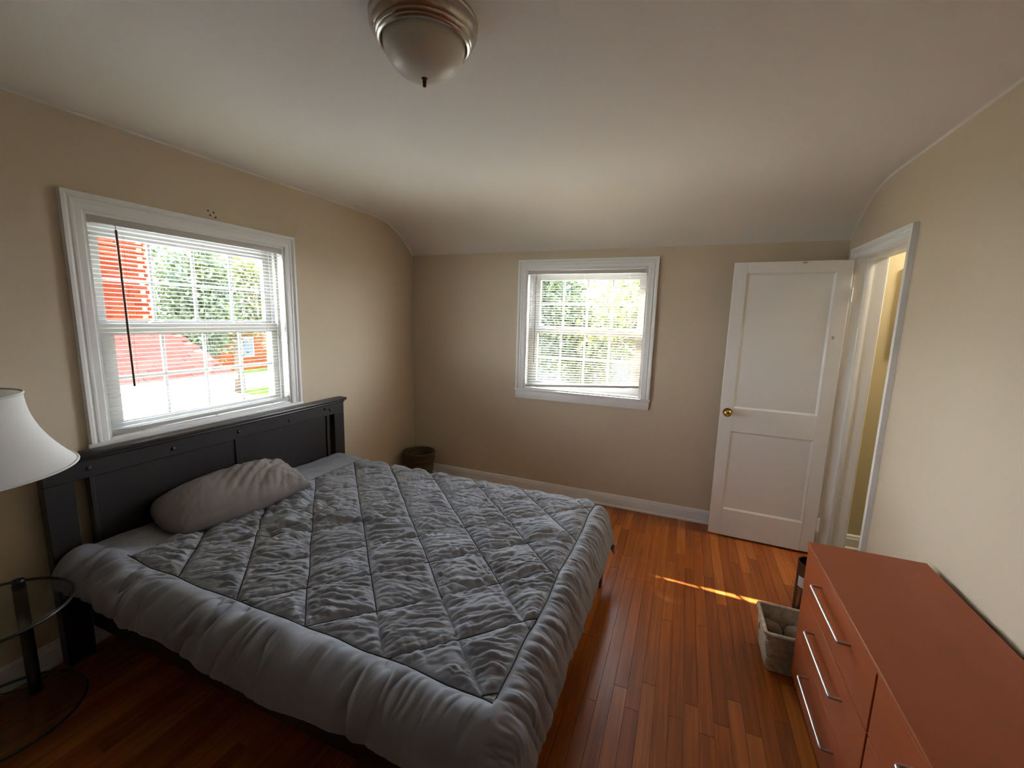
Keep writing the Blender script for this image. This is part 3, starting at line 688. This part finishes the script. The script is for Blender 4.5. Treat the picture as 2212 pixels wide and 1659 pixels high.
# ------------------------------------------------------------------ glass side table and lamp
tx, ty = .262, -3.005
tb = thing('side_table', 'round two-tier glass side table with black metal posts beside the bed', 'table', (tx, ty, 0))
for (z0_, z1_, r_) in ((.486, .496, .225), (.058, .066, .222)):
    o = obj('glass_shelf', MB().lathe([(.0001, z0_), (r_-.004, z0_), (r_, z0_+.002), (r_, z1_-.002), (r_-.004, z1_), (.0001, z1_)], (tx, ty, 0), 64).mesh('glass', M_TGLASS, smooth=True, angle=.5), tb)
    obj('shelf_rim', MB().tube([(tx+(r_+.001)*math.cos(2*math.pi*k/64), ty+(r_+.001)*math.sin(2*math.pi*k/64), (z0_+z1_)/2-.004) for k in range(64)], .0055, 6, closed=True).mesh('rim', M_BLKMETAL, smooth=True), o)
for a_ in (137, 225, 315):
    px_, py_ = tx + .196*math.cos(math.radians(a_)), ty + .196*math.sin(math.radians(a_))
    p = obj('post', MB().lathe([(.0001, 0), (.022, 0), (.024, .005), (.020, .012), (.020, .484), (.0001, .484)], (px_, py_, 0), 20).mesh('post', M_BLKMETAL, smooth=True, angle=.6), tb)
    obj('post_cap', MB().lathe([(.019, .4965), (.020, .500), (.018, .508), (.0001, .510)], (px_, py_, 0), 20).mesh('cap', M_BLKMETAL, smooth=True), p)
lx, ly = .330, -3.045
lp = thing('table_lamp', 'table lamp with white bell shade on the glass side table', 'lamp', (lx, ly, .497))
shp = []
for k in range(13):
    f = k/12; shp.append((.298 - .112*(1-(1-f)**2.1)*1.0, 1.035 + .262*f))
sh = obj('lamp_shade', MB().lathe(shp, (lx, ly, 0), 64).mesh('shade', M_SHADE, smooth=True), lp)
obj('shade_trim', MB().tube([(lx+.2985*math.cos(2*math.pi*k/64), ly+.2985*math.sin(2*math.pi*k/64), 1.037) for k in range(64)], .004, 6, closed=True).mesh('trim', M_SHADE, smooth=True), sh)
obj('shade_trim', MB().tube([(lx+.1865*math.cos(2*math.pi*k/48), ly+.1865*math.sin(2*math.pi*k/48), 1.296) for k in range(48)], .0035, 6, closed=True).mesh('trim', M_SHADE, smooth=True), sh)
obj('base', MB().lathe([(.0001, .497), (.052, .497), (.054, .503), (.05, .510), (.016, .516), (.011, .53), (.014, .60), (.018, .66), (.012, .72), (.011, .81), (.015, .86), (.011, .88), (.011, .93), (.0001, .93)], (lx, ly, 0), 40).mesh('base', M_CERAM, smooth=True), lp)
obj('stem', MB().tube([(lx, ly, .93), (lx, ly, 1.29)], .005, 8).mesh('stem', M_BRASS), lp)
b = MB()
for k in range(3): a_ = 2*math.pi*k/3; b.tube([(lx, ly, 1.285), (lx+.186*math.cos(a_), ly+.186*math.sin(a_), 1.294)], .0018, 5)
obj('shade_spider', b.mesh('spider', M_BRASS), lp)
b = MB().tube([(.058, -2.60-.45, .02), (.045, -3.0, .05), (.04, -2.93, .012), (.075, -2.88, .006), (.06, -2.80, .006)], .003, 6)
tag(obj('power_cord', b.mesh('cord', M_BLKMETAL, smooth=True)), 'black power cord along the baseboard under the side table', 'cord')

# ------------------------------------------------------------------ outdoors
GZ = -2.9
M_GRASS = mat('grass', (.06, .075, .018), .95, var=(2, .4), bump=(20, .6), spec=0.0)
M_CONC = mat('pale_concrete', (.44, .415, .38), .9, var=(.6, .12), spec=0.0)
M_ROAD = mat('asphalt', (.10, .10, .11), .9, var=(.5, .15), spec=0.0)
M_WSIDE = mat('white_siding', (.19, .20, .212), .7, spec=0.0)
M_TRIMX = mat('white_exterior_trim', (.16, .16, .16), .6, spec=0.0)
M_BRICK = rand_mat('red_brick', [(.060, .0085, .004), (.072, .011, .005), (.050, .007, .004), (.078, .0155, .007), (.068, .013, .008)], .9, grain=(30, 30, 30), grain_amt=.25, spec=0.0)
M_MORT = mat('mortar', (.150, .085, .050), .95, spec=0.0)
M_SHING = rand_mat('red_shingle', [(.050, .0185, .0145), (.056, .021, .0165), (.046, .0165, .013), (.062, .024, .019)], .95, grain=(25, 25, 25), grain_amt=.2, spec=0.0)
M_OBRICK = mat('orange_brick', (.11, .028, .008), .9, var=(1.2, .15), spec=0.0)
M_GREYH = mat('grey_house', (.16, .14, .14), .9, spec=0.0)
M_FROOF = mat('pale_roof', (.085, .08, .078), .9, spec=0.0)
M_WINX = mat('dark_window', (.06, .07, .09), .15)
M_BARK = mat('bark', (.10, .075, .055), .95, bump=(12, .6), spec=0.0)
M_POLE = mat('pole_wood', (.22, .11, .055), .9)
def leafmat(name, cols):
    return rand_leaf(name, cols)
def rand_leaf(name, cols):
    m_ = bpy.data.materials.new(name); m_.use_nodes = True; n = m_.node_tree; b = n.nodes['Principled BSDF']; b.inputs['Roughness'].default_value = .6
    g = n.nodes.new('ShaderNodeNewGeometry'); t = n.nodes.new('ShaderNodeTexNoise'); t.inputs['Scale'].default_value = 1.1; t.inputs['Detail'].default_value = 4
    n.links.new(g.outputs['Position'], t.inputs['Vector']); r = n.nodes.new('ShaderNodeValToRGB'); cr = r.color_ramp
    while len(cr.elements) < len(cols): cr.elements.new(.5)
    for i, c in enumerate(cols): cr.elements[i].position = .30 + .40*i/(len(cols)-1); cr.elements[i].color = (*c, 1)
    n.links.new(t.outputs['Fac'], r.inputs[0]); n.links.new(r.outputs[0], b.inputs['Base Color'])
    tr = n.nodes.new('ShaderNodeBsdfTranslucent'); n.links.new(r.outputs[0], tr.inputs[0]); mx = n.nodes.new('ShaderNodeMixShader'); mx.inputs[0].default_value = .3
    n.links.new(b.outputs[0], mx.inputs[1]); n.links.new(tr.outputs[0], mx.inputs[2]); n.links.new(mx.outputs[0], n.nodes['Material Output'].inputs[0])
    return m_
M_LF1 = leafmat('leaf_green', [(.022, .036, .022), (.040, .056, .020), (.078, .092, .030)])
M_LF2 = leafmat('leaf_yellow', [(.030, .042, .013), (.080, .085, .020), (.14, .11, .03)])
M_LF3 = leafmat('leaf_autumn', [(.04, .044, .014), (.11, .07, .022), (.15, .06, .028)])

gr = struct('ground_lawn', B(-70, 45, -30, 75, GZ-.3, GZ).mesh('lawn', M_GRASS))
struct('ground_driveway', B(-21, -1, -12, 12.2, GZ, GZ+.02).mesh('drive', M_CONC))
struct('ground_road', B(-27, -21, -30, 60, GZ, GZ+.015).mesh('road', M_ROAD))
struct('ground_yard', B(-1, 30, 1.5, 13, GZ, GZ+.02).mesh('yard', M_CONC))
struct('ground_street', B(-21, 45, 15.5, 23, GZ, GZ+.015).mesh('street', M_ROAD))
# facing of the house below us is not in view; garage with red shingled roof next door
ga = thing('garage', 'white garage with a pink-red shingled roof next door', 'garage', (-5.35, -1.0, GZ))
EX, EZ, RX, RZ, GY0, GY1 = -4.0, .65, -5.35, 1.262, -2.6, .90
b = MB()
b.box(RX-.5, EX-.12, GY0+.05, GY1-.12, GZ, EZ-.08)
obj('wall', b.mesh('wall', M_WSIDE), ga)
for k in range(20):
    z = GZ + .1 + k*.165
    if z < EZ-.25: obj('siding_board', MB().add([(EX-.12, GY0+.05, z), (EX-.12, GY1-.12, z), (EX-.12, GY1-.12, z+.165), (EX-.12, GY0+.05, z+.165), (EX-.100, GY0+.05, z), (EX-.100, GY1-.12, z)], [(4, 5, 2, 3), (0, 1, 5, 4), (0, 4, 3), (1, 2, 5)]).mesh('siding', M_WSIDE), ga)
sl_ = math.atan2(RZ-EZ, EX-RX); Lr = math.hypot(RZ-EZ, EX-RX)
obj('roof_deck', MB().add([(EX, GY0, EZ-.02), (EX, GY1, EZ-.02), (RX, GY1, RZ-.02), (RX, GY0, RZ-.02), (RX-.55, GY1, RZ-.27), (RX-.55, GY0, RZ-.27), (EX, GY0, EZ-.06), (EX, GY1, EZ-.06), (RX, GY1, RZ-.06), (RX, GY0, RZ-.06), (RX-.55, GY1, RZ-.31), (RX-.55, GY0, RZ-.31)],
    [(0, 1, 2, 3), (3, 2, 4, 5), (6, 9, 8, 7), (9, 11, 10, 8), (0, 6, 7, 1), (1, 7, 8, 2), (2, 8, 10, 4), (0, 3, 9, 6), (3, 5, 11, 9), (4, 10, 11, 5)]).mesh('deck', M_MORT), ga)
for g_ in ((GY0+.05, 'a'), (GY1-.14, 'b')):
    obj('gable', MB().add([(EX-.12, g_[0], EZ-.1), (RX-.5, g_[0], EZ-.1), (RX, g_[0], RZ-.08), (EX-.12, g_[0]+.02, EZ-.1), (RX-.5, g_[0]+.02, EZ-.1), (RX, g_[0]+.02, RZ-.08)], [(0, 1, 2), (3, 5, 4), (0, 3, 4, 1), (1, 4, 5, 2), (2, 5, 3, 0)]).mesh('gable', M_WSIDE), ga)
shm = B(-.075, .075, -.145, .145, 0, .009).mesh('shingle', M_SHING)
nr = 11
for i in range(nr):
    for j in range(-1, 12):
        yy = GY1 - .15 - j*.292 - (.146 if i % 2 else 0)
        if yy > GY1 - .10 or yy < GY0: continue
        f = (i+.5)/nr; x = EX + .02 + (RX-EX)*f; z = EZ + (RZ-EZ)*f - .006
        obj('shingle', shm, ga, (x, yy + random.uniform(-.006, .006), z), rot=(0, sl_ + .055, 0))
obj('gutter', MB().add([(EX+.02, GY0, EZ-.10), (EX+.11, GY0, EZ-.10), (EX+.12, GY0, EZ-.01), (EX+.02, GY0, EZ-.01), (EX+.02, GY1, EZ-.10), (EX+.11, GY1, EZ-.10), (EX+.12, GY1, EZ-.01), (EX+.02, GY1, EZ-.01)], [(0,3,2,1),(4,5,6,7),(0,1,5,4),(1,2,6,5),(2,3,7,6),(3,0,4,7)]).mesh('gutter', M_TRIMX), ga)
for yc in (-.62, .02):
    w_ = obj('window', B(EX-.12, EX-.085, yc-.22, yc+.22, -.75, -.12).mesh('frame', M_TRIMX), ga)
    obj('pane', B(EX-.085, EX-.080, yc-.17, yc+.17, -.70, -.17).mesh('pane', M_WINX), w_)

# brick chimney beyond the garage
ch = thing('brick_chimney', 'red brick chimney rising behind the garage roof', 'chimney', (-6.2, .55, GZ))
CX0, CX1, CY0, CY1, CZ0, CZ1 = -6.55, -6.0, -.02, .985, GZ, 3.30
obj('core', B(CX0+.006, CX1-.006, CY0+.006, CY1-.006, CZ0, CZ1).mesh('core', M_MORT), ch)
bmesh_ = B(-.0475, 0, -.100, .100, 0, .057).mesh('brick', M_BRICK)
bmesh_y = B(-.100, .100, 0, .0475, 0, .057).mesh('brick', M_BRICK)
bmesh_h = B(-.0475, 0, -.047, .047, 0, .057).mesh('brick', M_BRICK)
z = 1.30; row = 0
while z < CZ1 - .06:
    k0 = CY0 + (.10 if row % 2 == 0 else -.005)
    yy = k0
    while yy < CY1:
        if yy - .1 >= CY0 - .02 and yy + .1 <= CY1 + .02: obj('brick', bmesh_, ch, (CX1+.004 + random.uniform(-.002, .003), yy, z))
        elif yy - .1 < CY0: obj('brick', bmesh_h, ch, (CX1+.004, CY0+.047, z))
        else: obj('brick', bmesh_h, ch, (CX1+.004, CY1-.047, z))
        yy += .2095
    z += .0675; row += 1
obj('flashing', B(CX0-.05, CX1+.05, CY0-.05, CY1+.05, 1.18, 1.335).mesh('flashing', M_TRIMX, bevel=.01), ch)
obj('cap', B(CX0-.04, CX1+.04, CY0-.04, CY1+.04, CZ1, CZ1+.08).mesh('cap', M_CONC), ch)
# house wall the chimney belongs to
hs = thing('neighbour_house', 'pale sloping roof and white gable just right of the brick chimney', 'house', (-11, 3.5, GZ))
obj('wall', B(-13.5, -9.4, -1.5, 3.1, GZ, 1.05).mesh('wall', M_WSIDE), hs)
obj('roof', MB().add([(-9.2, -1.7, 1.0), (-9.2, 3.4, 1.0), (-11.4, 2.0, 2.1), (-11.4, -1.7, 2.1), (-13.7, -1.7, 1.0), (-13.7, 3.4, 1.0)], [(0, 1, 2, 3), (3, 2, 5, 4), (1, 5, 2), (0, 3, 4), (0, 4, 5, 1)]).mesh('roof', M_FROOF), hs)

def house(name, label, x0, x1, y0, y1, z1, zr, wallm, roofm, wins):
    h_ = thing(name, label, 'house', ((x0+x1)/2, (y0+y1)/2, GZ))
    obj('wall', B(x0, x1, y0, y1, GZ, z1).mesh('wall', wallm), h_)
    ym = (y0+y1)/2; e = .35
    obj('roof', MB().add([(x0-e, y0-e, z1-.1), (x1+e, y0-e, z1-.1), (x1+e, ym, zr), (x0-e, ym, zr), (x0-e, y1+e, z1-.1), (x1+e, y1+e, z1-.1)], [(0, 1, 2, 3), (3, 2, 5, 4), (0, 3, 4), (1, 5, 2), (0, 4, 5, 1)]).mesh('roof', roofm), h_)
    for (ya, yb, za, zb) in wins:
        w_ = obj('window', B(x1, x1+.08, ya, yb, za, zb).mesh('frame', M_TRIMX), h_)
        obj('pane', B(x1+.08, x1+.10, ya+.12, yb-.12, za+.12, zb-.12).mesh('pane', M_WINX), w_)
    return h_
house('brick_house', 'orange brick house with a white window across the street', -36, -29, 17.2, 23.5, .9, 3.4, M_OBRICK, M_FROOF, ((18.9, 19.9, -1.9, -.4), (21.2, 22.2, -1.9, -.4)))
house('grey_house', 'dark grey house with white window frames far behind the garage', -38, -32, 10.0, 15.8, -.2, 2.2, M_GREYH, M_GREYH, ((11, 12.2, -2, -.8), (13.6, 14.9, -2, -.8)))
house('pale_house', 'pale house across the street seen through the back window', -12, 4, 26, 32, .6, 3.2, M_FROOF, M_FROOF, ())
po = thing('utility_pole', 'brown wooden utility pole beyond the driveway', 'pole', (-17.9, 12.55, GZ))
obj('post', MB().tube([(-17.9, 12.55, GZ), (-17.9, 12.55, 7.5)], [.17, .12], 14).mesh('pole', M_POLE, smooth=True, angle=.9), po)
obj('crossarm', B(-18.0, -17.8, 11.5, 13.6, 6.8, 6.95).mesh('arm', M_POLE), po)

def tree(name, label, base, crown, rad, n, lmat, seed, lsz=.13, nclump=34, cat='tree'):
    rr = np.random.RandomState(seed); t = thing(name, label, cat, base, 'trees outdoors')
    bx_, by_, bz_ = base; C_ = np.array(crown); R_ = np.array(rad)
    b = MB(); b.tube([(bx_, by_, bz_), (bx_+.1, by_, (bz_+C_[2])/2), tuple(C_)], [.26, .20, .08], 9)
    cl_ = []
    for k in range(nclump):
        d = rr.normal(size=3); d /= np.linalg.norm(d); p = C_ + d*R_*rr.uniform(.35, .95); cl_.append(p)
        if k % 2 == 0:
            s0 = C_*.6 + np.array([bx_, by_, (bz_+C_[2])/2])*.4; mid = (s0+p)/2 + rr.normal(size=3)*.25
            b.tube([tuple(s0), tuple(mid), tuple(p)], [.08, .05, .015], 5, caps=False)
    obj('trunk', b.mesh('trunk', M_BARK, smooth=True), t)
    cl_ = np.array(cl_); pick = rr.randint(0, nclump, n); P_ = cl_[pick] + rr.normal(size=(n, 3))*R_*.19
    a = rr.normal(size=(n, 3)); a /= np.linalg.norm(a, axis=1)[:, None]; c = np.cross(a, rr.normal(size=(n, 3))); c /= np.linalg.norm(c, axis=1)[:, None]
    s = (lsz*rr.uniform(.6, 1.25, n))[:, None]
    V = np.stack([P_ - a*s, P_ + c*s*.55, P_ + a*s, P_ - c*s*.55], 1).reshape(-1, 3)
    me = bpy.data.meshes.new('foliage'); me.from_pydata(V.tolist(), [], np.arange(4*n).reshape(n, 4).tolist()); me.materials.append(lmat)
    o = obj('foliage', me, t); o['kind'] = 'stuff'
    return t
tree('leafy_tree', 'dense green tree right of the brick chimney', (-19, 8.6, GZ), (-19, 9.2, 2.3), (2.6, 2.6, 2.6), 9000, M_LF1, 1)
tree('leafy_tree', 'yellow-green tree in the middle of the left window view', (-20.5, 12.6, GZ), (-20.5, 12.9, 2.7), (2.5, 2.8, 2.5), 9500, M_LF2, 2)
tree('leafy_tree', 'small green tree just above the garage roof edge', (-23, 11.8, GZ), (-23, 11.9, .3), (1.8, 1.9, 1.5), 5000, M_LF1, 3)
tree('leafy_tree', 'autumn-tinted tree beside the utility pole', (-24, 18.6, GZ), (-24, 18.6, 3.0), (2.2, 2.8, 1.9), 6000, M_LF3, 4)
tree('leafy_tree', 'large green tree at the left of the back window view', (-5.5, 16, GZ), (-4.6, 16, 2.2), (2.9, 2.2, 3.2), 9000, M_LF1, 5)
tree('leafy_tree', 'yellow-green tree in the middle of the back window view', (-2.0, 18, GZ), (-1.8, 18, .8), (2.4, 2.0, 2.4), 7000, M_LF2, 6)
tree('leafy_tree', 'sparse bare-branched tree at the right of the back window view', (.6, 14, GZ), (.4, 14, 2.0), (1.9, 1.6, 2.6), 1500, M_LF2, 7)
for k, (x, y) in enumerate(((-30, 28), (-33, 5), (-46, 16), (-9.5, 37), (-1.5, 38), (6.5, 37))):
    lb = ['tall green tree at the far right of the street', 'green tree behind the brick chimney', 'green tree behind the far houses', 'distant tree at the left behind the pale house', 'distant tree directly behind the pale house', 'distant tree at the right behind the pale house'][k]
    tree('distant_tree', lb, (x, y, GZ), (x, y, 2.0), (3.5, 3.5, 3.4), 6000, (M_LF1, M_LF2)[k % 2], 20+k, .2)

# unseen tree added to keep the direct sun off the left window
tree('added_shade_tree', 'added unseen tree that blocks the sun from the left window', (-6.4, 5.3, GZ), (-6.6, 4.7, 8.3), (1.9, 1.9, 1.8), 9000, M_LF1, 41, .20, 60)
